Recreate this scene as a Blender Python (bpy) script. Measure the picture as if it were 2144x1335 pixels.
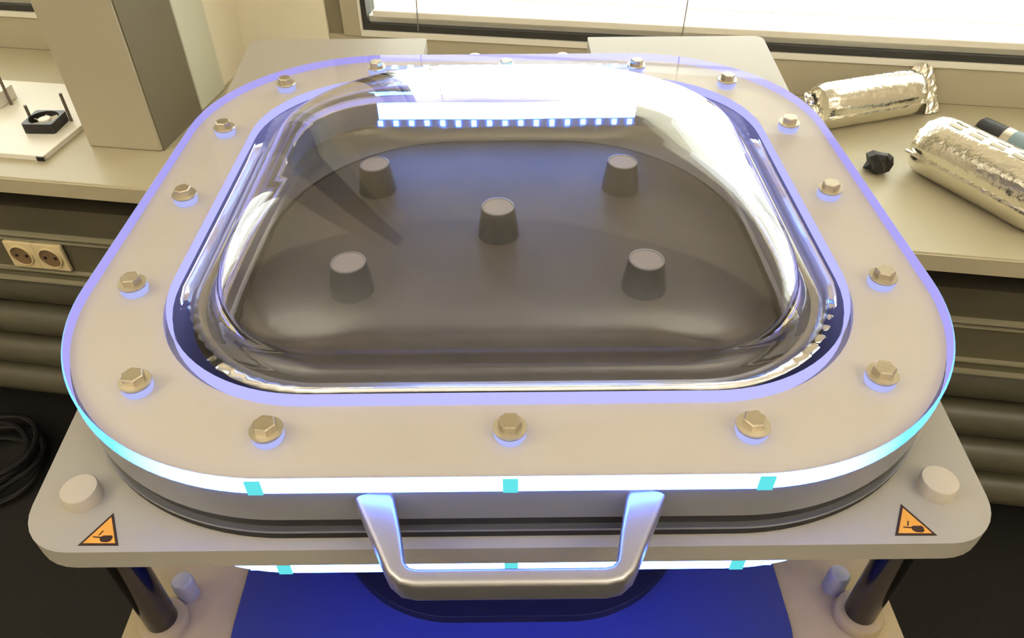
import bpy, bmesh, math, random
from mathutils import Vector, Matrix
from mathutils.geometry import tessellate_polygon
random.seed(4)
for o in list(bpy.data.objects): bpy.data.objects.remove(o)
S = bpy.context.scene
Z0 = 1.15                      # height of the chamber's clear flange above the floor
YAW = -0.16                    # the window wall is turned a little against the machine

# ------------------------------------------------------------------ camera, light, exposure
cd = bpy.data.cameras.new('camera'); cam = bpy.data.objects.new('camera', cd)
S.collection.objects.link(cam); S.camera = cam
cd.sensor_fit = 'HORIZONTAL'; cd.sensor_width = 36; cd.lens = 36*1577.71/2144; cd.clip_start = .01
cam.location = (0, -0.48953, 0.30462+Z0); cam.rotation_euler = (0.847647, 0.00426487, -0.00920435)
S.view_settings.view_transform = 'Standard'; S.view_settings.look = 'None'
S.view_settings.gamma = 1; S.view_settings.use_curve_mapping = False
S.view_settings.exposure = 0.0
w = bpy.data.worlds.new('world'); S.world = w; w.use_nodes = True
bg = w.node_tree.nodes['Background']; bg.inputs[0].default_value = (1, .98, .94, 1); bg.inputs[1].default_value = 6.0
SKY_PORTAL = True
CEIL_LAMP = 84         # watts of each uplighter

C = S.collection
# ------------------------------------------------------------------ materials
def mat(name, col, rough=.5, metal=0, spec=.5, bump=0, bscale=60, vary=0, vscale=6, coat=0, emit=None, es=0, trans=0, ior=1.45, stretch=None):
    m = bpy.data.materials.new(name); m.use_nodes = True; nt = m.node_tree; b = nt.nodes['Principled BSDF']
    b.inputs['Base Color'].default_value = (*col, 1); b.inputs['Roughness'].default_value = rough
    b.inputs['Metallic'].default_value = metal; b.inputs['Specular IOR Level'].default_value = spec
    b.inputs['Coat Weight'].default_value = coat; b.inputs['IOR'].default_value = ior
    b.inputs['Transmission Weight'].default_value = trans
    if emit: b.inputs['Emission Color'].default_value = (*emit, 1); b.inputs['Emission Strength'].default_value = es
    if bump or vary:
        tc = nt.nodes.new('ShaderNodeTexCoord'); mp = nt.nodes.new('ShaderNodeMapping')
        nt.links.new(tc.outputs['Object'], mp.inputs[0])
        if stretch: mp.inputs['Scale'].default_value = stretch
    if vary:
        n = nt.nodes.new('ShaderNodeTexNoise'); n.inputs['Scale'].default_value = vscale; n.inputs['Detail'].default_value = 4
        nt.links.new(mp.outputs[0], n.inputs['Vector'])
        r = nt.nodes.new('ShaderNodeValToRGB')
        r.color_ramp.elements[0].position = .3; r.color_ramp.elements[1].position = .7
        r.color_ramp.elements[0].color = (*[c*(1-vary) for c in col], 1); r.color_ramp.elements[1].color = (*[min(1, c*(1+vary)) for c in col], 1)
        nt.links.new(n.outputs[0], r.inputs[0]); nt.links.new(r.outputs[0], b.inputs['Base Color'])
    if bump:
        n2 = nt.nodes.new('ShaderNodeTexNoise'); n2.inputs['Scale'].default_value = bscale; n2.inputs['Detail'].default_value = 3
        nt.links.new(mp.outputs[0], n2.inputs['Vector'])
        bp = nt.nodes.new('ShaderNodeBump'); bp.inputs['Strength'].default_value = bump; bp.inputs['Distance'].default_value = .002
        nt.links.new(n2.outputs[0], bp.inputs['Height']); nt.links.new(bp.outputs[0], b.inputs['Normal'])
    return m

def emis(name, col, s):
    m = bpy.data.materials.new(name); m.use_nodes = True; nt = m.node_tree; nt.nodes.clear()
    e = nt.nodes.new('ShaderNodeEmission'); e.inputs[0].default_value = (*col, 1); e.inputs[1].default_value = s
    o = nt.nodes.new('ShaderNodeOutputMaterial'); nt.links.new(e.outputs[0], o.inputs[0]); return m

def edge_light(name, stops, strength=20):            # edge-lit acrylic: the light comes out brightest along the fed front edge
    m = bpy.data.materials.new(name); m.use_nodes = True; nt = m.node_tree; nt.nodes.clear()
    tc = nt.nodes.new('ShaderNodeTexCoord'); sx = nt.nodes.new('ShaderNodeSeparateXYZ'); nt.links.new(tc.outputs['Object'], sx.inputs[0])
    mr = nt.nodes.new('ShaderNodeMapRange'); mr.inputs[1].default_value = -.2635; mr.inputs[2].default_value = .2635
    nt.links.new(sx.outputs[1], mr.inputs[0])
    r = nt.nodes.new('ShaderNodeValToRGB'); cr = r.color_ramp
    while len(cr.elements) < len(stops): cr.elements.new(.5)
    for e, (p, c) in zip(cr.elements, stops): e.position = p; e.color = (*c, 1)
    nt.links.new(mr.outputs[0], r.inputs[0])
    e = nt.nodes.new('ShaderNodeEmission')            # the sheet throws its light outwards, little of it back inside
    ge = nt.nodes.new('ShaderNodeNewGeometry'); e.inputs[1].default_value = strength
    e2 = nt.nodes.new('ShaderNodeEmission'); e2.inputs[0].default_value = (.44, .40, .98, 1); e2.inputs[1].default_value = 1.0
    xs = nt.nodes.new('ShaderNodeMixShader'); nt.links.new(ge.outputs['Backfacing'], xs.inputs[0]); nt.links.new(e.outputs[0], xs.inputs[1]); nt.links.new(e2.outputs[0], xs.inputs[2])
    nt.links.new(r.outputs[0], e.inputs[0])
    o = nt.nodes.new('ShaderNodeOutputMaterial'); nt.links.new(xs.outputs[0], o.inputs[0]); return m

def clear_sheet(name, tint=(1, 1, 1), rough=.02, ior=1.49):     # thin clear sheet: lets light through, reflects by Fresnel
    m = bpy.data.materials.new(name); m.use_nodes = True; nt = m.node_tree; nt.nodes.clear()
    t = nt.nodes.new('ShaderNodeBsdfTransparent'); t.inputs[0].default_value = (*tint, 1)
    g = nt.nodes.new('ShaderNodeBsdfGlossy'); g.inputs['Roughness'].default_value = rough
    f = nt.nodes.new('ShaderNodeFresnel')            # the same reflection from either side of the sheet
    ge = nt.nodes.new('ShaderNodeNewGeometry'); mx = nt.nodes.new('ShaderNodeMapRange')
    mx.inputs[3].default_value = ior; mx.inputs[4].default_value = 1/ior
    nt.links.new(ge.outputs['Backfacing'], mx.inputs[0]); nt.links.new(mx.outputs[0], f.inputs[0])
    x = nt.nodes.new('ShaderNodeMixShader'); o = nt.nodes.new('ShaderNodeOutputMaterial')
    nt.links.new(f.outputs[0], x.inputs[0]); nt.links.new(t.outputs[0], x.inputs[1]); nt.links.new(g.outputs[0], x.inputs[2]); nt.links.new(x.outputs[0], o.inputs[0])
    return m

M = dict(
 wall=mat('painted wall', (.90, .84, .67), .8, bump=.1, bscale=90, vary=.03),
 jamb=mat('window jamb paint', (.47, .42, .30), .6),
 jamb_dark=mat('window reveal groove', (.25, .22, .14), .7),
 bench=mat('bench laminate', (.45, .40, .27), .42, vary=.03, vscale=3),
 bench_edge=mat('bench edge', (.50, .44, .29), .5),
 column=mat('column casing', (.47, .42, .30), .55),
 column_shade=mat('column side in shade', (.17, .145, .09), .6),
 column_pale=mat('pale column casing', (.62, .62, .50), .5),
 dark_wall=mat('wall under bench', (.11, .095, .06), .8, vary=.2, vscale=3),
 trunk=mat('wiring duct metal', (.13, .115, .07), .45, vary=.06),
 trunk_light=mat('wiring duct lip', (.34, .31, .21), .4),
 rad=mat('radiator enamel', (.11, .10, .065), .35, vary=.1),
 carpet=mat('dark carpet', (.022, .020, .017), .95, bump=.5, bscale=500, vary=.3, vscale=300),
 ceiling=mat('ceiling paint', (.82, .79, .70), .9),
 roomwall=mat('room wall paint', (.62, .56, .45), .85),
 frame_dark=mat('window gasket', (.04, .038, .035), .5),
 frame_white=mat('window frame white', (.85, .82, .72), .4),
 blind=mat('blind slat', (.9, .9, .88), .5, emit=None),
 cord=mat('blind cord', (.25, .23, .2), .8),
 plate=mat('powder coated aluminium', (.385, .36, .31), .42, bump=.05, bscale=400),
 lid=mat('anodised aluminium', (.34, .34, .36), .38, metal=.35),
 flange=mat('flange face under acrylic', (.56, .525, .475), .45, vary=.04, vscale=5),
 rubber=mat('black rubber seal', (.016, .014, .016), .6),
 steel=mat('polished steel rod', (.09, .085, .08), .16, metal=1),
 seal_lip=mat('bright seal lip', (.45, .45, .45), .3, metal=.9),
 zinc=mat('zinc plated bolt', (.50, .44, .33), .3, metal=.8, bump=.2, bscale=900),
 washer=mat('zinc washer', (.62, .57, .46), .25, metal=.7),
 handle=mat('satin aluminium', (.46, .45, .47), .34, metal=.85),
 seat=mat('brushed steel seat', (.42, .41, .42), .3, metal=.6),
 cap=mat('bore cap', (.58, .52, .43), .35, metal=.3),
 bowl=mat('chamber bowl', (.45, .43, .37), .3, metal=.3),
 floorp=mat('chamber floor plate', (.095, .082, .072), .5, vary=.25, vscale=9),
 peg=mat('dark peg', (.045, .042, .048), .35),
 pegtop=mat('peg top', (.45, .42, .44), .4),
 lower=mat('lower plate', (.34, .265, .155), .4, vary=.16, vscale=16),
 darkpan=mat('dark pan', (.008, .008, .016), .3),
 painted_glow=mat('painted blue glow', (.020, .028, .13), .42),
 cabinet=mat('dark cabinet', (.02, .02, .02), .6),
 foil=mat('aluminium foil', (.88, .85, .76), .16, metal=1, bump=.5, bscale=90),
 foil_print=mat('foil label print', (.42, .38, .28), .4, metal=.5),
 black=mat('black plastic', (.016, .014, .014), .4),
 white=mat('white panel', (.82, .79, .70), .4),
 rod=mat('threaded rod', (.20, .16, .13), .4, metal=.7),
 socket=mat('cream socket plastic', (.80, .66, .38), .4),
 socket_hole=mat('socket recess', (.22, .14, .07), .5),
 bluegrey=mat('blue grey tube', (.20, .27, .30), .4),
 orange=mat('warning orange', (.80, .38, .06), .5, vary=.08, vscale=80),
 sign_black=mat('warning black', (.035, .012, .008), .5),
 under=emis('blue light strip', (.025, .05, 1), 45),
 led_blue=emis('led glow', (.10, .30, 1), 14),
 glare_white=emis('added glare glow', (.11, .28, 1), 12),
 tape=mat('led strip tape', (.35, .45, .9), .5),
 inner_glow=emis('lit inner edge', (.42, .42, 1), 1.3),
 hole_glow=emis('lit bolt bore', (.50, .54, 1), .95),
 lampbody=mat('lamp housing', (.7, .7, .7), .4),
 pane=clear_sheet('window glass', (.97, 1, .98)),
 acrylic=clear_sheet('acrylic face', (1, .995, 1), .03),
)
M['acrylic'] = clear_sheet('acrylic face', (1, .995, 1), .03, 1.3)
EDGE = [(0, (.07, .18, 1)), (.012, (.06, .17, .9)), (.05, (.013, .06, .17)), (.20, (.019, .038, .07)), (.42, (.028, .037, .060)), (.7, (.024, .026, .052)), (1, (.020, .018, .05))]
M['edge'] = edge_light('lit outer edge', EDGE)
M['edge_low'] = edge_light('lit lower edge', EDGE, 45)
M['edge_gap'] = emis('dim spot in the lit edge', (.13, .80, .84), 1.0)
g = bpy.data.materials.new('clear dome acrylic'); g.use_nodes = True
b = g.node_tree.nodes['Principled BSDF']; b.inputs['Base Color'].default_value = (.97, .96, .97, 1); b.inputs['Roughness'].default_value = 0.02
b.inputs['Transmission Weight'].default_value = 1; b.inputs['IOR'].default_value = 1.49
M['dome'] = g

# ------------------------------------------------------------------ mesh helpers
def link(name, me, m, parent=None, loc=(0, 0, 0), smooth=False, bevel=0, segs=2):
    o = bpy.data.objects.new(name, me); C.objects.link(o)
    for x in (m if isinstance(m, (list, tuple)) else [m]): me.materials.append(x)
    if parent: o.parent = parent
    o.location = loc
    if bevel:
        b = o.modifiers.new('bevel', 'BEVEL'); b.width = bevel; b.segments = segs; b.limit_method = 'ANGLE'; b.angle_limit = .6; b.harden_normals = True
    if smooth or bevel:
        for p in me.polygons: p.use_smooth = True
        if not smooth or smooth == 'auto':
            for e in me.edges: pass
            me.set_sharp_from_angle(angle=.7)
    return o
def empty(name, loc, rz=0):
    o = bpy.data.objects.new(name, None); C.objects.link(o); o.location = loc; o.rotation_euler = (0, 0, rz); o.empty_display_size = .05; return o
def tag(o, label, cat=None, group=None):
    o['label'] = label
    if cat: o['category'] = cat
    if group: o['group'] = group
    return o
def struct(o): o['kind'] = 'structure'; return o
def rel(parent, p=(0, 0, 0)):        # local position of a world point under an unrotated parent chain
    q = Vector(p); a = parent
    while a: q -= a.location; a = a.parent
    return q
def box_me(name, x0, x1, y0, y1, z0, z1):
    me = bpy.data.meshes.new(name)
    v = [(x, y, z) for x in (x0, x1) for y in (y0, y1) for z in (z0, z1)]
    me.from_pydata(v, [], [(0, 1, 3, 2), (4, 6, 7, 5), (0, 4, 5, 1), (2, 3, 7, 6), (0, 2, 6, 4), (1, 5, 7, 3)]); return me
def prism_me(name, outline, z0, z1, hole=None, sides=True, zfun=None):
    """extruded plan outline, optionally with a hole"""
    loops = [outline] + ([hole] if hole else []); flat = [p for l in loops for p in l]; n = len(flat)
    tris = tessellate_polygon([[Vector((x, y, 0)) for x, y in l] for l in loops])
    dz = (lambda x, y: 0) if zfun is None else zfun
    vs = [(x, y, z0+dz(x, y)) for x, y in flat] + [(x, y, z1+dz(x, y)) for x, y in flat]
    fs = [tuple(t) for t in tris] + [tuple(i+n for i in reversed(t)) for t in tris]
    if sides:
        k = 0
        for l in loops:
            m = len(l)
            for i in range(m): a, b = k+i, k+(i+1) % m; fs.append((a, b, b+n, a+n))
            k += m
    me = bpy.data.meshes.new(name); me.from_pydata(vs, [], fs)
    bm = bmesh.new(); bm.from_mesh(me); bmesh.ops.recalc_face_normals(bm, faces=bm.faces)
    if not sides: pass
    bm.to_mesh(me); bm.free(); return me
def sheet_me(name, outline, z, hole=None):
    loops = [outline] + ([hole] if hole else []); flat = [p for l in loops for p in l]
    tris = tessellate_polygon([[Vector((x, y, 0)) for x, y in l] for l in loops])
    me = bpy.data.meshes.new(name); me.from_pydata([(x, y, z) for x, y in flat], [], [tuple(t) for t in tris])
    bm = bmesh.new(); bm.from_mesh(me)
    for f in bm.faces:
        if f.normal.z < 0: f.normal_flip()
    bm.to_mesh(me); bm.free(); return me
def rrect(W, D, r, n=16, cx=0, cy=0):       # rounded rectangle outline, half sizes
    pts = []
    for sx, sy, a0 in ((1, 1, 0), (-1, 1, 90), (-1, -1, 180), (1, -1, 270)):
        for i in range(n+1):
            a = math.radians(a0+90*i/n); pts.append((cx+sx*(W-r)+r*math.cos(a), cy+sy*(D-r)+r*math.sin(a)))
    return pts
def wall_me(name, outline, z0, z1, closed=True):   # upright band along an outline
    n = len(outline); vs = [(x, y, z0) for x, y in outline]+[(x, y, z1) for x, y in outline]
    fs = [(i, (i+1) % n, (i+1) % n+n, i+n) for i in range(n if closed else n-1)]
    me = bpy.data.meshes.new(name); me.from_pydata(vs, [], fs); return me
def loft_me(name, rings, cap0=False, cap1=False):
    n = len(rings[0]); vs = [p for r in rings for p in r]; fs = []
    for k in range(len(rings)-1):
        for i in range(n): j = (i+1) % n; fs.append((k*n+i, k*n+j, (k+1)*n+j, (k+1)*n+i))
    if cap0: fs.append(tuple(reversed(range(n))))
    if cap1: fs.append(tuple(range((len(rings)-1)*n, len(rings)*n)))
    me = bpy.data.meshes.new(name); me.from_pydata(vs, [], fs)
    bm = bmesh.new(); bm.from_mesh(me); bmesh.ops.recalc_face_normals(bm, faces=bm.faces); bm.to_mesh(me); bm.free(); return me
def lathe_me(name, prof, n=40, axis='z'):
    rings = [[(r*math.cos(2*math.pi*i/n), r*math.sin(2*math.pi*i/n), z) for i in range(n)] for r, z in prof]
    return loft_me(name, rings, True, True)
def tube_me(name, pts, r, n=8):
    pts = [Vector(p) for p in pts]; rings = []
    for i, p in enumerate(pts):
        t = (pts[min(i+1, len(pts)-1)]-pts[max(i-1, 0)]).normalized()
        s = t.cross(Vector((.13, .21, .97))).normalized(); q = t.cross(s)
        rings.append([tuple(p+s*r*math.cos(2*math.pi*k/n)+q*r*math.sin(2*math.pi*k/n)) for k in range(n)])
    return loft_me(name, rings, True, True)
cu, su = math.cos(YAW), math.sin(YAW)
def UV(u, v, z=0): return (u*cu-v*su, u*su+v*cu, z)      # window-wall frame to world

# ------------------------------------------------------------------ room (all in the frame of the window wall)
def rbox(name, u0, u1, v0, v1, z0, z1, m, parent=None, bevel=0, st=True):
    """box whose own origin sits in the window-wall frame"""
    cu_, cv_ = (u0+u1)/2, (v0+v1)/2
    o = link(name, box_me(name, u0-cu_, u1-cu_, v0-cv_, v1-cv_, 0, z1-z0), m, None, UV(cu_, cv_, z0), bevel=bevel)
    o.rotation_euler = (0, 0, YAW)
    if parent: adopt(o, parent)
    elif st: struct(o)
    return o
def adopt(o, parent):                # keep the world place when parenting
    pm = Matrix.Translation(parent.location) @ parent.rotation_euler.to_matrix().to_4x4()
    a = parent.parent
    while a: pm = Matrix.Translation(a.location) @ a.rotation_euler.to_matrix().to_4x4() @ pm; a = a.parent
    om = Matrix.Translation(o.location) @ o.rotation_euler.to_matrix().to_4x4()
    l = pm.inverted() @ om; o.parent = parent; o.location = l.to_translation(); o.rotation_euler = l.to_euler()
VW = .879                            # inner face of the window wall
HZ = Z0-.30                          # bench height
U0, U1, V0, CH = -3.2, 3.2, -3.4, 2.9
fl = rbox('floor', U0-.1, U1+.1, V0-.1, VW+.3, -.1, 0, M['carpet'])
rbox('ceiling', U0-.1, U1+.1, V0-.1, VW+.3, CH, CH+.1, M['ceiling'])
rbox('wall_left', U0-.1, U0, V0, VW+.3, 0, CH, M['roomwall'])
rbox('wall_right', U1, U1+.1, V0, VW+.3, 0, CH, M['roomwall'])
rbox('wall_front', U0-.1, U1+.1, V0-.1, V0, 0, CH, M['roomwall'])
# window wall: window_1 right of the pier, window_2 left of it
W1a, W1b, W2a, W2b = -.484, 2.4, -2.6, -1.02
sill = Z0-.235; head = Z0+.38
wb = struct(empty('wall_back', UV(0, VW, 0), YAW))
for (a, b2, z0, z1) in ((U0-.1, U1+.1, 0, HZ-.0), (U0-.1, U1+.1, head, CH), (U0-.1, W2a, HZ, head), (W2b, W1a, HZ, head), (W1b, U1+.1, HZ, head)):
    rbox('wall_panel', a, b2, VW, VW+.25, z0, z1, M['wall'] if z0 >= HZ else M['dark_wall'], wb)
for (a, b2) in ((W2a, W2b), (W1a, W1b)): rbox('wall_panel', a, b2, VW, VW+.25, HZ, sill, M['jamb'], wb)
def window(name, a, b2, leftjamb):
    wn = struct(empty(name, UV((a+b2)/2, VW, sill), YAW))
    g = .010
    if leftjamb:
        rbox('reveal_groove', a, a+.032, VW+.006, VW+.05, sill, head, M['jamb_dark'], wn)
        rbox('jamb', a+.032, a+.066, VW-.004, VW+.06, sill, head, M['jamb'], wn, bevel=.002)
        fa = a+.066
    else: fa = a
    rbox('frame_bottom', fa, b2, VW-.004, VW+.06, sill, sill+.011, M['frame_white'], wn, bevel=.001)
    rbox('frame_side', fa, fa+.004, VW-.004, VW+.06, sill+.011, head, M['frame_white'], wn)
    rbox('frame_side', b2-.02, b2, VW-.004, VW+.06, sill+.011, head, M['frame_white'], wn)
    rbox('gasket_bottom', fa+.004, b2-.02, VW+.001, VW+.05, sill+.011, sill+.023, M['frame_dark'], wn)
    rbox('gasket_side', fa+.004, fa+.014, VW+.001, VW+.05, sill+.023, head, M['frame_dark'], wn)
    rbox('frame_inner', fa+.014, b2-.02, VW+.012, VW+.05, sill+.023, sill+.034, M['frame_white'], wn)
    rbox('pane', fa+.014, b2-.02, VW+.030, VW+.034, sill+.034, head, M['pane'], wn)
    return fa
fa1 = window('window_1', W1a, W1b, True)
fa2 = window('window_2', W2a, W2b, False)
# venetian blinds: slats nearly open, bottom rail, cords
def blind(name, a, b2, label):
    r = empty(name, UV((a+b2)/2, VW+.01, sill+.04), YAW); tag(r, label, 'window blind')
    rl = rbox('bottom_rail', a, b2, VW-.012, VW+.012, sill+.040, sill+.052, M['frame_white'], r, bevel=.002)
    me = box_me('slat', -(b2-a)/2, (b2-a)/2, -.0125, .0125, -.0004, .0004); me.materials.append(M['blind'])
    k = 0; z = sill+.085
    while z < head-.02:
        s = bpy.data.objects.new('slat', me); C.objects.link(s); s.parent = r; s.location = (0, -.01, z-(sill+.04)); s.rotation_euler = (.22, 0, 0); z += .034; k += 1
    for f in ([.085, .56, 1.17, 1.9] if b2-a > 2 else [.3, 1.2]):
        o = link('cord', tube_me('cord', [(a+f-(a+b2)/2, -.026, -.02), (a+f-(a+b2)/2+.003, -.027, .15), (a+f-(a+b2)/2, -.026, head-sill-.05)], .0011, 5), M['cord'], r)
tagb = blind('venetian_blind', fa1+.03, W1b-.04, 'white venetian blind hanging in the wide bright window behind the machine')
blind('venetian_blind', W2a+.04, W2b-.03, 'white venetian blind in the window at the far left, behind the column')
# portals guide the daylight sampling through the two windows
for a, b2 in ((W1a, W1b), (W2a, W2b)):
    ld = bpy.data.lights.new('window_daylight', 'AREA'); ld.shape = 'RECTANGLE'; ld.size = b2-a; ld.size_y = head-sill
    lo = bpy.data.objects.new('window_daylight', ld); C.objects.link(lo); lo.location = UV((a+b2)/2, VW+.10, (sill+head)/2); lo.rotation_euler = (math.radians(-90), 0, YAW)
    ld.cycles.is_portal = True
# pendant uplighters: they wash the ceiling, which lights the room softly
for (u, v, l) in ((-1.7, -1.5, 'pendant uplighter over the left half of the room'), (1.7, -1.5, 'pendant uplighter over the right half of the room')):
    zl = CH-1.05
    r = empty('pendant_uplighter', UV(u, v, zl), YAW); tag(r, l, 'lamp', 'pendant uplighters')
    rbox('lamp_tray', u-.62, u+.62, v-.11, v+.11, zl-.03, zl, M['lampbody'], r)
    for q in (-.5, .5): rbox('suspension_rod', u+q-.004, u+q+.004, v-.004, v+.004, zl, CH, M['lampbody'], r)
    ld = bpy.data.lights.new('uplighter', 'AREA'); ld.shape = 'RECTANGLE'; ld.size = 1.2; ld.size_y = .2; ld.energy = CEIL_LAMP; ld.color = (1, .93, .82)
    lo = bpy.data.objects.new('uplighter', ld); C.objects.link(lo); lo.location = UV(u, v, zl+.01); lo.rotation_euler = (math.pi, 0, YAW)

# ------------------------------------------------------------------ window bench and what is under it
FV = .408
bn = empty('window_bench', UV(0, (FV+VW)/2, HZ-.028), YAW); tag(bn, 'long beige laminate bench running under the windows', 'bench')
rbox('worktop', U0+.02, U1-.02, FV, VW, HZ-.027, HZ, M['bench'], bn, bevel=.002)
rbox('front_edge', U0+.02, U1-.02, FV-.003, FV, HZ-.027, HZ-.002, M['bench_edge'], bn)
for u, l in ((-.60, 'beige bench leg left of the machine'), (1.5, 'beige bench leg far to the right')):
    o = rbox('bench_leg', u-.03, u+.03, FV+.004, .430, 0, HZ-.0275, M['bench_edge'], st=False); tag(o, l, 'bench leg')
tr = empty('wiring_duct', UV(0, .46, Z0-.54), YAW); tag(tr, 'olive metal wiring duct running under the bench front, sockets on its left', 'wiring duct')
rbox('trunk_body', U0+.02, U1-.02, .445, VW-.01, Z0-.535, Z0-.438, M['trunk'], tr)
rbox('top_lip', U0+.02, U1-.02, .438, .446, Z0-.440, Z0-.434, M['trunk_light'], tr)
rbox('mid_lip', U0+.02, U1-.02, .440, .446, Z0-.450, Z0-.4475, M['trunk_light'], tr)
rbox('lower_lip', U0+.02, U1-.02, .438, .446, Z0-.516, Z0-.512, M['trunk_light'], tr)
rbox('bottom_lip', U0+.02, U1-.02, .436, .446, Z0-.539, Z0-.535, M['trunk_light'], tr)
wbp = rbox('back_shelf', U0+.02, U1-.02, .47, VW-.01, Z0-.438, Z0-.40, M['dark_wall'], tr)
def socket(uc, label):
    r = empty('wall_socket', UV(uc, .4425, Z0-.508), YAW); tag(r, label, 'socket', 'sockets on the wiring duct')
    rbox('face_plate', uc-.0272, uc+.0272, .435, .4425, Z0-.506, Z0-.4515, M['socket'], r, bevel=.002)
    # recessed round cup
    me = loft_me('socket_rim', [[(r_*math.cos(a*math.pi/14), r_*math.sin(a*math.pi/14), z) for a in range(28)] for r_, z in ((.0190, 0), (.0190, .0030), (.0210, .0026), (.0215, 0))])
    o = link('socket_rim', me, M['socket'], r, (0, -.0078, .0295), smooth='auto'); o.rotation_euler = (math.radians(90), 0, 0)
    o = link('socket_cup', lathe_me('cup', [(.0191, 0), (.0191, .0004)], 28), M['socket_hole'], r, (0, -.0078, .0295)); o.rotation_euler = (math.radians(90), 0, 0)
    for s in (-1, 1):
        q = link('pin_hole', lathe_me('pin', [(.0028, 0), (.0028, .0008)], 12), M['black'], r, (s*.0095, -.0082, .0295)); q.rotation_euler = (math.radians(90), 0, 0)
for i, l in enumerate(('cream wall socket nearest the machine on the wiring duct', 'cream wall socket cut by the left picture edge', )): socket(-.875-i*.0545, l)
rd = empty('radiator', UV(0, .52, Z0-.95), YAW); tag(rd, 'dark radiator with horizontal tubes below the wiring duct', 'radiator')
for k, (z, r_) in enumerate(((-.60, .036), (-.69, .036), (-.78, .036), (-.87, .036))):
    me = tube_me('radiator_tube', [(U0+.05, 0, 0), (U1-.05, 0, 0)], r_, 20)
    o = link('radiator_tube', me, M['rad'], None, UV(0, .50, Z0+z), smooth='auto'); o.rotation_euler = (0, 0, YAW); adopt(o, rd)
for u in (-1.6, 1.8): rbox('radiator_bracket', u-.02, u+.02, .50, VW-.01, Z0-.93, Z0-.57, M['rad'], rd)

# column in front of the pier
HB = HZ
cl = empty('column', UV(-.7145, .59, HB), YAW); tag(cl, 'square beige column casing standing on the bench, shade painted on its right side', 'column')
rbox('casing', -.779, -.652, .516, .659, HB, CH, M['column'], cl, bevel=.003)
rbox('shaded_side', -.652, -.650, .521, .655, HB+.0, CH, M['column_shade'], cl)  # shade of the casing's right side, put into a darker sheet
c2 = rbox('pale_duct', -.775, -.652, .663, .757, HB, CH, M['column_pale'], None, bevel=.003, st=False); tag(c2, 'pale grey-green vertical duct between beige column and window pier', 'duct')
rbox('trim_1', -.775, -.66, .760, VW, HB, CH, M['wall'])

# ------------------------------------------------------------------ the vacuum chamber
zt = Z0
MC = empty('test_chamber', (0, 0, 0)); tag(MC, 'large machine with clear domed lid, glowing blue edges and silver handle', 'machine')
def part(name, me, m, parent=MC, loc=(0, 0, 0), **k):
    return link(name, me, m, parent, rel(parent, loc), **k)
W, D, R = .275, .263, .1541
Wi, Di, Ri = .2172, .2042, .1043
OUT = rrect(W, D, R, 28); INN = rrect(Wi, Di, Ri, 20)

# lid: aluminium frame under the acrylic, seal and lip
FH = rrect(Wi-.002, Di-.002, Ri-.002, 20)
lid = part('lid_frame', prism_me('lid_frame', rrect(W-.0015, D-.0015, R-.0015, 28), -.036, -.0122, FH), [M['lid']], loc=(0, 0, zt), smooth='auto'); lid['label'] = 'grey aluminium lid frame under the lit acrylic'
part('flange_face', prism_me('flange_face', rrect(W-.003, D-.003, R-.003, 28), -.0122, -.0062, rrect(Wi+.0045, Di+.0045, Ri+.004, 20)), M['flange'], lid, (0, 0, zt))
part('upper_seal', prism_me('upper_seal', rrect(W-.0035, D-.0035, R-.0035, 28), -.0445, -.036, FH), M['rubber'], loc=(0, 0, zt), smooth='auto')
part('seal_lip', prism_me('seal_lip', rrect(W, D, R, 28), -.0462, -.0445, FH), M['seal_lip'], loc=(0, 0, zt), smooth='auto')
part('lower_seal', prism_me('lower_seal', rrect(W-.0008, D-.0008, R-.0008, 28), -.052, -.0462, FH), M['rubber'], loc=(0, 0, zt), smooth='auto')

# acrylic flange: clear faces, glowing outer and inner edge
ac = part('acrylic_flange', sheet_me('acrylic_flange', rrect(W-.0012, D-.0012, R-.0012, 28), 0, rrect(Wi+.0012, Di+.0012, Ri+.0012, 20)), M['acrylic'], loc=(0, 0, zt)); ac['label'] = 'clear acrylic flange glowing blue along its edges'
def edge_ring(parent, z1, z0, em):
    # outer edge, with the darker cyan places in front of the three front bolts
    ch = .0012
    def outline(d): return rrect(W-d, D-d, R-d, 28)
    rings = [[(x, y, z) for x, y in outline(d)] for d, z in ((ch, z0), (0, z0+ch), (0, z1-ch), (ch, z1))]
    part('lit_outer_edge', loft_me('lit_outer_edge', rings), em, parent, (0, 0, zt), smooth='auto')
    for x in (-.1277, 0, .1277):
        part('dim_edge_spot', box_me('dim_edge_spot', x-.0038, x+.0038, -D-.0006, -D+.0002, z0+ch*.6, z1-ch*.6), M['edge_gap'], parent, (0, 0, zt))
edge_ring(ac, 0, -.0118, M['edge'])
rings = [[(x, y, z) for x, y in rrect(Wi+d, Di+d, Ri+d, 20)] for d, z in ((.0012, -.0118), (0, -.0106), (0, -.0012), (.0012, 0))]
part('lit_inner_edge', loft_me('lit_inner_edge', rings), M['inner_glow'], ac, (0, 0, zt), smooth='auto')

part('bore_liner', prism_me('bore_liner', rrect(Wi-.0019, Di-.0019, Ri-.0019, 20), -.0505, -.0122, rrect(Wi-.0032, Di-.0032, Ri-.0032, 20)), M['cap'], lid, (0, 0, zt), smooth='auto')
part('dome_seat', prism_me('dome_seat', rrect(Wi-.0033, Di-.0033, Ri-.0033, 20), -.040, -.0121, rrect(.1965, .1865, .088, 20)), M['seat'], lid, (0, 0, zt), smooth='auto')
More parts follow.
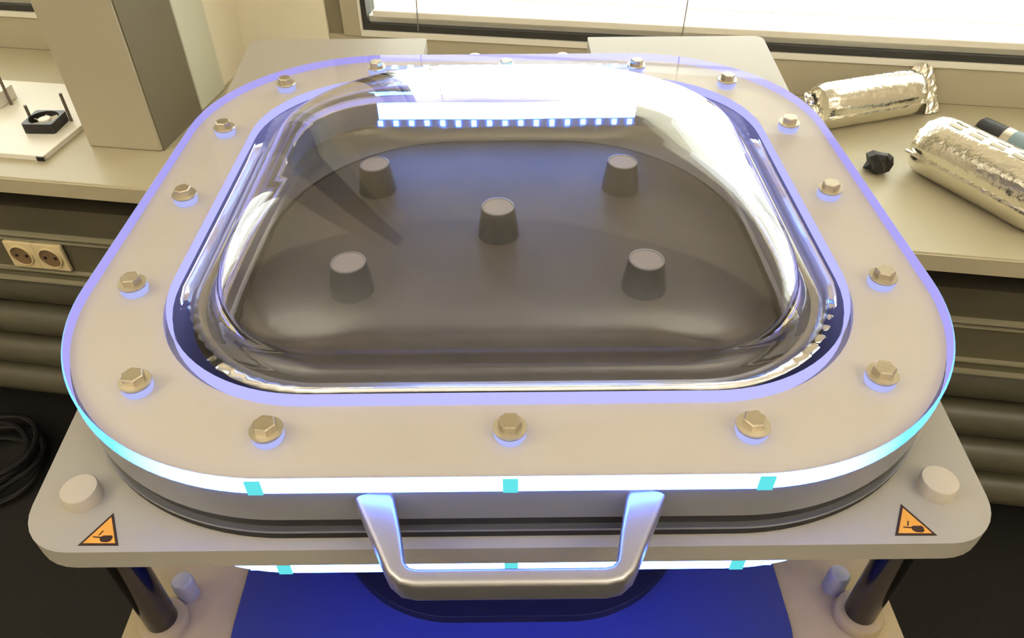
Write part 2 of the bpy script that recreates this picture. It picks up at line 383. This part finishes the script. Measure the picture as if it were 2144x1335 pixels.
# hex bolts with washers in glowing bores
hexp = [(.0063*math.cos(math.radians(60*i+12)), .0063*math.sin(math.radians(60*i+12))) for i in range(6)]
def hex_me():
    n = 6; rings = []
    for s, z in ((1, .0016), (1, .0058), (.9, .0065)): rings.append([(x*s, y*s, z) for x, y in hexp])
    return loft_me('hex_bolt', rings, True, True)
hme = hex_me()
wme = loft_me('washer', [[(r*math.cos(a*math.pi/16), r*math.sin(a*math.pi/16), z) for a in range(32)] for r, z in ((.0045, .0002), (.0088, .0002), (.0091, .0008), (.0088, .0016), (.0045, .0016))])
bme = loft_me('bolt_bore', [[(r_*math.cos(a*math.pi/16), r_*math.sin(a*math.pi/16), z) for a in range(32)] for r_, z in ((.0078, -.0061), (.0086, -.0040), (.0088, -.0002))])
sme = lathe_me('bolt_shank', [(.004, -.0117), (.004, .0016)], 16)
hb = part('hex_bolt', hme, M['zinc'], loc=(0, 0, zt)); wa = part('washer', wme, M['washer'], hb, (0, 0, zt), smooth='auto'); bo = part('bolt_bore', bme, M['hole_glow'], hb, (0, 0, zt)); sh = part('bolt_shank', sme, M['zinc'], hb, (0, 0, zt))
bpos = [(0, -.231), (-.1277, -.231), (.1277, -.231), (-.2093, -.1948), (.2093, -.1948), (-.2431, -.107), (.2431, -.107), (-.2435, 0), (.2435, 0),
        (-.2431, .107), (.2431, .107), (-.2093, .1948), (.2093, .1948), (-.1277, .231), (.1277, .231), (0, .231)]
for i, (x, y) in enumerate(bpos):
    if i == 0: o = hb
    else:
        o = hb.copy(); C.objects.link(o)
        for c in (wa, bo, sh): d = c.copy(); C.objects.link(d); d.parent = o
    o.location = (x, y, zt); o.rotation_euler = (0, 0, random.uniform(-.5, .5))

# dome: blown acrylic shell with its flat rim
def dome_rings(off, h, Wd, Dd, Rd):
    rings = []
    z_r = -.0118 + (0 if off else .0)
    if not off:
        rings.append((Wi-.0012, Di-.0012, Ri-.0012, -.0118)); rings.append((Wi-.0008, Di-.0008, Ri-.0008, -.0065)); rings.append((Wd+.006, Dd+.006, Rd+.006, -.0062)); rings.append((Wd+.002, Dd+.002, Rd+.002, -.0045))
        z0 = -.001; t0 = .10; sh = 0
    else:
        z0 = -.005; sh = off; t0 = .0
    N = 34
    for k in range(N):
        ph = t0+(math.pi/2-.012-t0)*(k/(N-1))**1.0
        c, s = math.cos(ph)**(2/2.25), math.sin(ph)**(2/2.25)
        rings.append(((Wd-sh)*c, (Dd-sh)*c, (Rd-sh)*c+.0*s, z0+(h-sh*.5)*s if not off else z0+(h-.0)*s-.0))
    return rings
def ring3(t, n=14):
    Wd, Dd, Rd, z = t; Rd = min(max(Rd, .0001), Wd, Dd)
    # corners grow rounder towards the crown
    k = max(0, min(1, (z-.0)/.07)); Rd = Rd*(1-k)+min(Wd, Dd)*.98*k
    return [(x, y, z) for x, y in rrect(Wd, Dd, Rd, n)]
outer = [ring3(t) for t in dome_rings(0, .060, .190, .180, .085)]
inner = [ring3(t) for t in dome_rings(.0045, .0595, .190, .180, .085)]
inner[0] = [(x, y, -.0118) for x, y, z in inner[0]]
n = len(outer[0]); rings = list(reversed(inner)) + outer
me = loft_me('dome', rings, True, True)
dm = part('dome', me, M['dome'], loc=(0, 0, zt), smooth=True); dm['label'] = 'clear blown acrylic dome over the chamber'

# base plate: wider towards the back, notched at the back edge
def fillet(pts, rad, n=8):
    out = []
    for i, p in enumerate(pts):
        r = rad[i]; a, b, c = Vector(pts[i-1]), Vector(p), Vector(pts[(i+1) % len(pts)])
        if r == 0: out.append(tuple(b)); continue
        d1, d2 = (a-b).normalized(), (c-b).normalized(); ang = d1.angle(d2); t = r/math.tan(ang/2)
        ctr = b+(d1+d2).normalized()*(r/math.sin(ang/2)); p1, p2 = b+d1*t, b+d2*t
        a1 = math.atan2(*(p1-ctr).yx); a2 = math.atan2(*(p2-ctr).yx); da = (a2-a1+math.pi) % (2*math.pi)-math.pi
        for k in range(n+1): q = a1+da*k/n; out.append((ctr.x+r*math.cos(q), ctr.y+r*math.sin(q)))
    return out
pl = fillet([(-.266, -.2695), (.266, -.2695), (.3175, .441), (.1005, .441), (.1005, .36), (-.0985, .36), (-.0985, .441), (-.3155, .441)],
            [.032, .032, .012, .003, .003, .003, .003, .012])
bp = part('base_plate', prism_me('base_plate', pl, -.067, -.052, rrect(Wi-.004, Di-.004, Ri-.004, 20)), M['plate'], loc=(0, 0, zt), bevel=.0012); bp['label'] = 'beige-grey base plate with rounded front corners'
# bore caps on the front corners, standing over the pillars
PX, PY = .2407, -.2350
for s in (-1, 1):
    part('bore_cap', lathe_me('bore_cap', [(.0102, -.052), (.0102, -.0435), (.0096, -.0427), (.006, -.0425), (.0001, -.0424)], 40), M['cap'], bp, (s*PX, PY, zt), smooth='auto')
for (x, y) in ((-PX, PY), (PX, PY), (-.25, .22), (.25, .22)):
    r_ = part('support_pillar', lathe_me('support_pillar', [(.0105, -.1995), (.0105, -.067)], 32), M['steel'], loc=(x, y, zt), smooth='auto')
    part('pillar_collar', lathe_me('pillar_collar', [(.0165, -.1995), (.0165, -.193), (.0155, -.1915), (.0107, -.1915)], 32), M['lower'], r_, (x, y, zt), smooth='auto')
for s in (-1, 1):
    k = part('locking_knob', lathe_me('locking_knob', [(.0075, -.1995), (.0075, -.182), (.006, -.180), (.0001, -.1795)], 24), M['lid'], loc=(s*.231, -.213, zt), smooth='auto')
# lower lit ring below the plate
al = part('lower_acrylic_flange', sheet_me('lower_acrylic_flange', rrect(W-.0012, D-.0012, R-.0012, 28), -.0868), M['acrylic'], loc=(0, 0, zt)); al['label'] = 'lower acrylic flange glowing white-blue below the base plate'
edge_ring(al, -.0748, -.0870, M['edge_low'])
part('lower_clamp', prism_me('lower_clamp', rrect(W-.004, D-.004, R-.004, 28), -.0748, -.067), M['lid'], loc=(0, 0, zt), smooth='auto')
ul = part('under_light', box_me('under_light', -.15, .15, -.2585, -.2525, -.0905, -.0872), M['under'], loc=(0, 0, zt)); ul['label'] = 'blue light strip on the underside of the lower flange'
# bowl and floor inside
bw = []
for t, z in ((0, -.050), (.1, -.055), (.35, -.060), (.7, -.063), (1, -.064)):
    Wx = Wi-.004-.012*t; Dx = Di-.004-.010*t; Rx = (Ri-.004)*(1-t)+.15*t
    bw.append([(x, y, z) for x, y in rrect(Wx, Dx, Rx, 16)])
bowl = part('bowl', loft_me('bowl', bw, False, True), M['bowl'], loc=(0, 0, zt), smooth='auto')
part('bowl_gasket', prism_me('bowl_gasket', rrect(.2045, .1915, .15, 24), -.0638, -.0605, rrect(.201, .188, .147, 24)), M['rubber'], loc=(0, 0, zt), smooth='auto')
fp = part('floor_plate', prism_me('floor_plate', rrect(.198, .185, .145, 24), -.0638, -.058), M['floorp'], loc=(0, 0, zt), bevel=.001); fp['label'] = 'dark floor plate inside the chamber'
pegp = [(.0170, -.058), (.0165, -.054), (.0136, -.034), (.0131, -.0325)]
for (x, y) in ((-.1174, .099), (.1015, .099), (-.008, .027), (-.1174, -.045), (.1015, -.045)):
    p = part('peg', lathe_me('peg', pegp, 28), M['peg'], fp, (x, y, zt), smooth='auto')
    part('peg_rim', loft_me('peg_rim', [[(r_*math.cos(a*math.pi/14), r_*math.sin(a*math.pi/14), z) for a in range(28)] for r_, z in ((.0131, -.0325), (.0131, -.0316), (.0120, -.0314), (.0116, -.0324))]), M['lid'], p, (x, y, zt))
    part('peg_top', lathe_me('peg_top', [(.0118, -.0325), (.0118, -.0321), (.0001, -.0321)], 28), M['pegtop'], p, (x, y, zt))

# LED strip on the flange; lower strip and glowing sheets imitate reflection and glare
def led_row(parent_name, y, z, n, x0, dx, vertical, label):
    r = part(parent_name, box_me(parent_name, x0-.006, x0+dx*(n-1)+.006, y-.004 if not vertical else y, y+.004 if not vertical else y+.0006, z-.0005 if not vertical else z-.004, z if not vertical else z+.004), M['tape'], loc=(0, 0, zt))
    r['label'] = label
    me = box_me('led', -.0027, .0027, -.0027, .0027, 0, .0016) if not vertical else box_me('led', -.0022, .0022, -.0012, 0, -.0022, .0022)
    me.materials.append(M['led_blue'])
    for i in range(n):
        o = bpy.data.objects.new('led', me); C.objects.link(o); o.parent = r; o.location = (x0+i*dx, y, z)
led_row('led_strip', .2430, -.0055, 17, -.1275, .0157, False, 'upper row of white-blue light points on the flange')
led_row('led_strip', .1850, -.0385, 17, -.1235, .0152, True, 'lower row of white-blue light points imitating a reflection of the upper row')  # added strip, stands in for the upper row mirrored in the dome
lp = part('glare_panel', box_me('glare_panel', -.127, .125, .1850, .1862, -.0345, -.0130), M['glare_white'], loc=(0, 0, zt)); lp['label'] = 'white glowing sheet added for the glare between the two rows of light points'  # glowing sheet added to imitate the glare behind the dome

part('glare_board', box_me('glare_board', -.126, .124, .2078, .2320, -.0062, -.0055), M['glare_white'], loc=(0, 0, zt))['label'] = 'white glowing sheet added for glare, under the back of the acrylic flange'  # second added glow, carries the glare up over the flange
# pull handle
def bow_me():
    path = [(-.0692, -.2605, .0098), (-.0650, -.2720, .0084), (-.0600, -.2850, .0068), (-.0565, -.2950, .0054), (-.0545, -.2995, .0049), (-.0505, -.3030, .0047), (-.0450, -.3042, .0046)]
    path += [(-x, y, w_) for x, y, w_ in reversed(path)]
    rings = []
    for i, (x, y, hw) in enumerate(path):
        a, b = path[max(i-1, 0)], path[min(i+1, len(path)-1)]
        t = Vector((b[0]-a[0], b[1]-a[1], 0)).normalized(); nn = Vector((t.y, -t.x, 0))
        zc = -.0215+(y+.2615)*.13; hh = .0082; rr_ = .0028; ring = []
        for qx, qy in rrect(hw, hh, rr_, 4): p = Vector((x, y, zc))+nn*qx+Vector((0, 0, qy)); ring.append(tuple(p))
        rings.append(ring)
    return loft_me('handle', rings, True, True)
hd = part('handle', bow_me(), M['handle'], loc=(0, 0, zt), smooth='auto'); hd['label'] = 'satin silver pull handle on the lid front'

# lower plate, dark pan, cabinet
lo = part('lower_plate', prism_me('lower_plate', fillet([(-.268, -.33), (.268, -.33), (.268, .30), (-.268, .30)], [.03]*4), -.214, -.2), M['lower'], loc=(0, 0, zt), bevel=.001); lo['label'] = 'warm beige lower plate lit blue by the flange above'
part('painted_glow_patch', prism_me('painted_glow_patch', rrect(.192, .155, .09, 20, 0, -.172), -.2, -.1965), M['painted_glow'], loc=(0, 0, zt), bevel=.001)  # blue light falling on the plate, put into this slab's colour
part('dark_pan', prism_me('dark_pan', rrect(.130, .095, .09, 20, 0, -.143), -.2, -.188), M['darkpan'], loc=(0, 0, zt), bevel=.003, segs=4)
part('cabinet', box_me('cabinet', -.21, .21, -.26, .27, 0, zt-.214), M['cabinet'])
# rear hinge posts seen in the notch
for x in (-.037, .066):
    part('hinge_post', lathe_me('hinge_post', [(.008, -.10), (.008, -.052), (.0065, -.048), (.0001, -.0475)], 24), M['cap'], loc=(x, .378, zt), smooth='auto')
part('hinge_bar', box_me('hinge_bar', -.098, .100, .366, .39, -.115, -.10), M['plate'], loc=(0, 0, zt))

# warning stickers
def tri_me(name, a, b2, c, z0, z1): return prism_me(name, [a, b2, c], z0, z1)
def sticker(pts, mirror):
    cx = sum(p[0] for p in pts)/3; cy = sum(p[1] for p in pts)/3
    loc = (cx, cy, zt-.052)
    P = [(x-cx, y-cy) for x, y in pts]
    o = part('warning_sticker', prism_me('warning_sticker', P, 0, .0003), M['sign_black'], loc=loc); o['label'] = 'orange triangular crush-hazard sticker with black border and hand'
    part('orange_field', prism_me('orange_field', [(x*.80, y*.80) for x, y in P], .0003, .0004), M['orange'], o, loc)
    m = -1 if mirror else 1
    hand = [(-.0008, -.0016), (.0008, -.0008), (.0052, -.0008), (.0060, -.0020), (.0056, -.0042), (.0040, -.0050), (.0010, -.0048), (-.0006, -.0036)]
    fing = [(-.0050, -.0012), (-.0006, -.0016), (-.0006, -.0024), (-.0048, -.0019)]
    arr = [(-.0012, .0022), (-.0004, .0022), (-.0016, -.0006), (-.0026, -.0008), (-.0019, .0004)]
    for nme, q in (('hand_symbol', hand), ('finger_symbol', fing), ('arrow_symbol', arr)):
        q = [(x*m if mirror else x, y) for x, y in q]
        part(nme, prism_me(nme, q, .0004, .0005), M['sign_black'], o, loc)
sticker([(-.2317, -.2654), (-.2099, -.2657), (-.2204, -.2452)], False)
sticker([(.2067, -.2645), (.2293, -.2648), (.2177, -.2446)], False)

# ------------------------------------------------------------------ foil packs and small things on the bench
def foil_pack(name, u, v, rot, L, r, label, seed, flap0, flap1, prints=False, tilt=0):
    rnd = random.Random(seed)
    root = empty(name, UV(u, v, HZ), YAW+rot); tag(root, label, 'foil pack', 'foil wrapped rolls on the bench')
    rings = []; n = 48; m = 26
    ph = [rnd.uniform(0, 6.28) for _ in range(8)]
    for i in range(m):
        t = i/(m-1); x = -L/2+L*t; e = min(t, 1-t)*L/ .016
        rr_ = r*(1-.16*math.exp(-e*2.4)) if e < 3 else r
        ring = []
        for k in range(n):
            a = 2*math.pi*k/n
            d = 1+.012*math.sin(3*a+ph[0])+.010*math.sin(7*a+ph[1]+t*3)+.008*math.sin(13*a+ph[2])*math.exp(-e*.4)*3+.006*rnd.uniform(-1, 1)
            y, z = rr_*d*math.cos(a), rr_*d*math.sin(a)
            if z < -r*.93: z = -r*.93
            ring.append((x, y, z+r*.93))
        rings.append(ring)
    link('foil_body', loft_me('foil_body', rings, True, True), M['foil'], root, smooth='auto')
    # folded seam along the pack
    seam = []
    for i in range(18):
        x = -L/2+L*i/17; seam.append([(x, -r*.97, r*.80+rnd.uniform(-.001, .001)), (x, -r*1.05, r*.84+rnd.uniform(-.001, .001)), (x, -r*1.03, r*.90), (x, -r*.95, r*.90)])
    link('foil_seam', loft_me('foil_seam', seam, True, True), M['foil'], root)
    for s, fl_ in ((-1, flap0), (1, flap1)):
        if not fl_: continue
        fw, flen, zc = fl_; g = []; nx, ny = 10, 14
        for i in range(nx):
            for j in range(ny):
                t = i/(nx-1); q = j/(ny-1)*2-1
                tl = tilt*min(1, t*2.2); x = s*(L/2-.004+flen*t); y = q*fw*(.8+.2*t)*math.cos(tl)+rnd.uniform(-1, 1)*.0015; z = r*.93*(1-t)+zc*t+rnd.uniform(-1, 1)*.003+q*fw*math.sin(tl)
                g.append((x, y, max(z, .002)))
        fs = [(i*ny+j, i*ny+j+1, (i+1)*ny+j+1, (i+1)*ny+j) for i in range(nx-1) for j in range(ny-1)]
        me = bpy.data.meshes.new('foil_flap'); me.from_pydata(g, [], fs)
        o = link('foil_flap', me, M['foil'], root); sol = o.modifiers.new('s', 'SOLIDIFY'); sol.thickness = .0006
    if prints:
        for i in range(5):        # printed dashes along the top
            for j in range(2):
                a0 = 1.45+j*.30; x0 = -L*.36+i*L*.16
                rg = [[(x, (r*1.028)*math.cos(a), (r*1.028)*math.sin(a)+r*.93) for a in (a0, a0+.07, a0+.14)] for x in (x0, x0+L*.05, x0+L*.10)]
                g = [p for q in rg for p in q]
                me = bpy.data.meshes.new('printed_mark'); me.from_pydata(g, [], [(i_*3+j_, i_*3+j_+1, i_*3+j_+4, i_*3+j_+3) for i_ in range(2) for j_ in range(2)])
                o = link('printed_mark', me, M['foil_print'], root); sol = o.modifiers.new('s', 'SOLIDIFY'); sol.thickness = .0003
    return root
foil_pack('foil_roll', .487, .797, .46, .195, .039, 'crumpled silver foil roll farther from the viewer, flattened open end to the right', 3, (.030, .020, .03), (.044, .050, .038), tilt=.95)
foil_pack('foil_roll', .610, .560, -.93, .21, .046, 'larger silver foil roll near the right edge, rows of marks on top', 8, (.010, .020, .055), None, True)
# tube lying behind the larger roll
t = empty('marker_tube', UV(.70, .705, HZ), YAW-.93); tag(t, 'blue-grey tube with a black cap behind the larger foil roll', 'tube')
def lying(name, prof, m, parent, z):
    o = link(name, lathe_me(name, prof, 28), m, parent, (0, 0, z), smooth='auto'); o.rotation_euler = (0, math.radians(90), 0); return o
lying('tube_body', [(.019, -.012), (.019, .12)], M['bluegrey'], t, .0195)
lying('tube_collar', [(.0193, -.016), (.0193, -.002)], M['washer'], t, .0195)
lying('black_cap', [(.014, -.062), (.0175, -.058), (.0180, -.016)], M['black'], t, .0195)
# black crumpled lump
bm = bmesh.new(); bmesh.ops.create_icosphere(bm, subdivisions=2, radius=.020); rnd = random.Random(5)
for v in bm.verts:
    v.co *= 1+rnd.uniform(-.28, .22); v.co.z = max(v.co.z*.9, -.015)
me = bpy.data.meshes.new('black_lump'); bm.to_mesh(me); bm.free()
lm = link('black_lump', me, M['black'], None, UV(.478, .618, HZ+.015)); tag(lm, 'small black crumpled lump lying between the two foil rolls', 'lump')

# left: white board with fan and threaded rods
bd = empty('mounting_board', UV(-.95, .585, HZ), YAW); tag(bd, 'white board with a small fan and upright rods beside the column', 'board')
rbox('board', -1.15, -.822, .461, .715, HZ, HZ+.009, M['white'], bd, bevel=.001)
o = rbox('board_edge_cap', -.834, -.822, .459, .466, HZ+.001, HZ+.008, M['black'], bd)
for (u, v, h) in ((-.882, .650, .050), (-.848, .580, .050), (-.990, .622, .06), (-.906, .560, .034), (-.985, .475, .05)):
    me = lathe_me('threaded_rod', [(.0024 if i % 2 else .0028, .009+h*i/24) for i in range(25)], 10)
    q = link('threaded_rod', me, M['rod'], None, UV(u, v, HZ)); q.rotation_euler = (0, 0, YAW); adopt(q, bd)
fan = empty('cooling_fan', UV(-.876, .555, HZ+.009), YAW+.12); tag(fan, 'small black square cooling fan lying on the white board', 'fan')
sq = rrect(.026, .026, .004, 4); hole = [(.0235*math.cos(2*math.pi*i/32), .0235*math.sin(2*math.pi*i/32)) for i in range(32)]
link('fan_frame', prism_me('fan_frame', sq, 0, .017, hole), M['black'], fan, smooth='auto')
link('fan_hub', lathe_me('fan_hub', [(.010, .002), (.010, .014), (.009, .015)], 24), M['white'], fan, smooth='auto')
bl = prism_me('fan_blade', [(.009, -.003), (.0220, -.008), (.0225, .004), (.009, .004)], .008, .0095, zfun=lambda x, y: y*.6)
bl.materials.append(M['white'])
for k in range(7):
    o = bpy.data.objects.new('fan_blade', bl); C.objects.link(o); o.parent = fan; o.rotation_euler = (0, 0, k*2*math.pi/7)
bx = empty('clear_box', UV(-1.0, .64, HZ+.009), YAW); tag(bx, 'small white box cut by the left picture edge', 'box')
rbox('box_body', -1.09, -.997, .60, .65, HZ+.009, HZ+.034, M['white'], bx, bevel=.002)

# coil of black cable on the floor
pts = []
for i in range(160):
    a = i*.22; r_ = .11+.015*math.sin(i*.31); pts.append((r_*math.cos(a), r_*math.sin(a)*.9, .012+i*.0005+.004*math.sin(i*.7)))
co = link('cable_coil', tube_me('cable_coil', pts, .007, 8), M['black'], None, (-1.22, .62, 0), smooth='auto'); tag(co, 'coil of black cable lying on the dark floor at the left', 'cable')
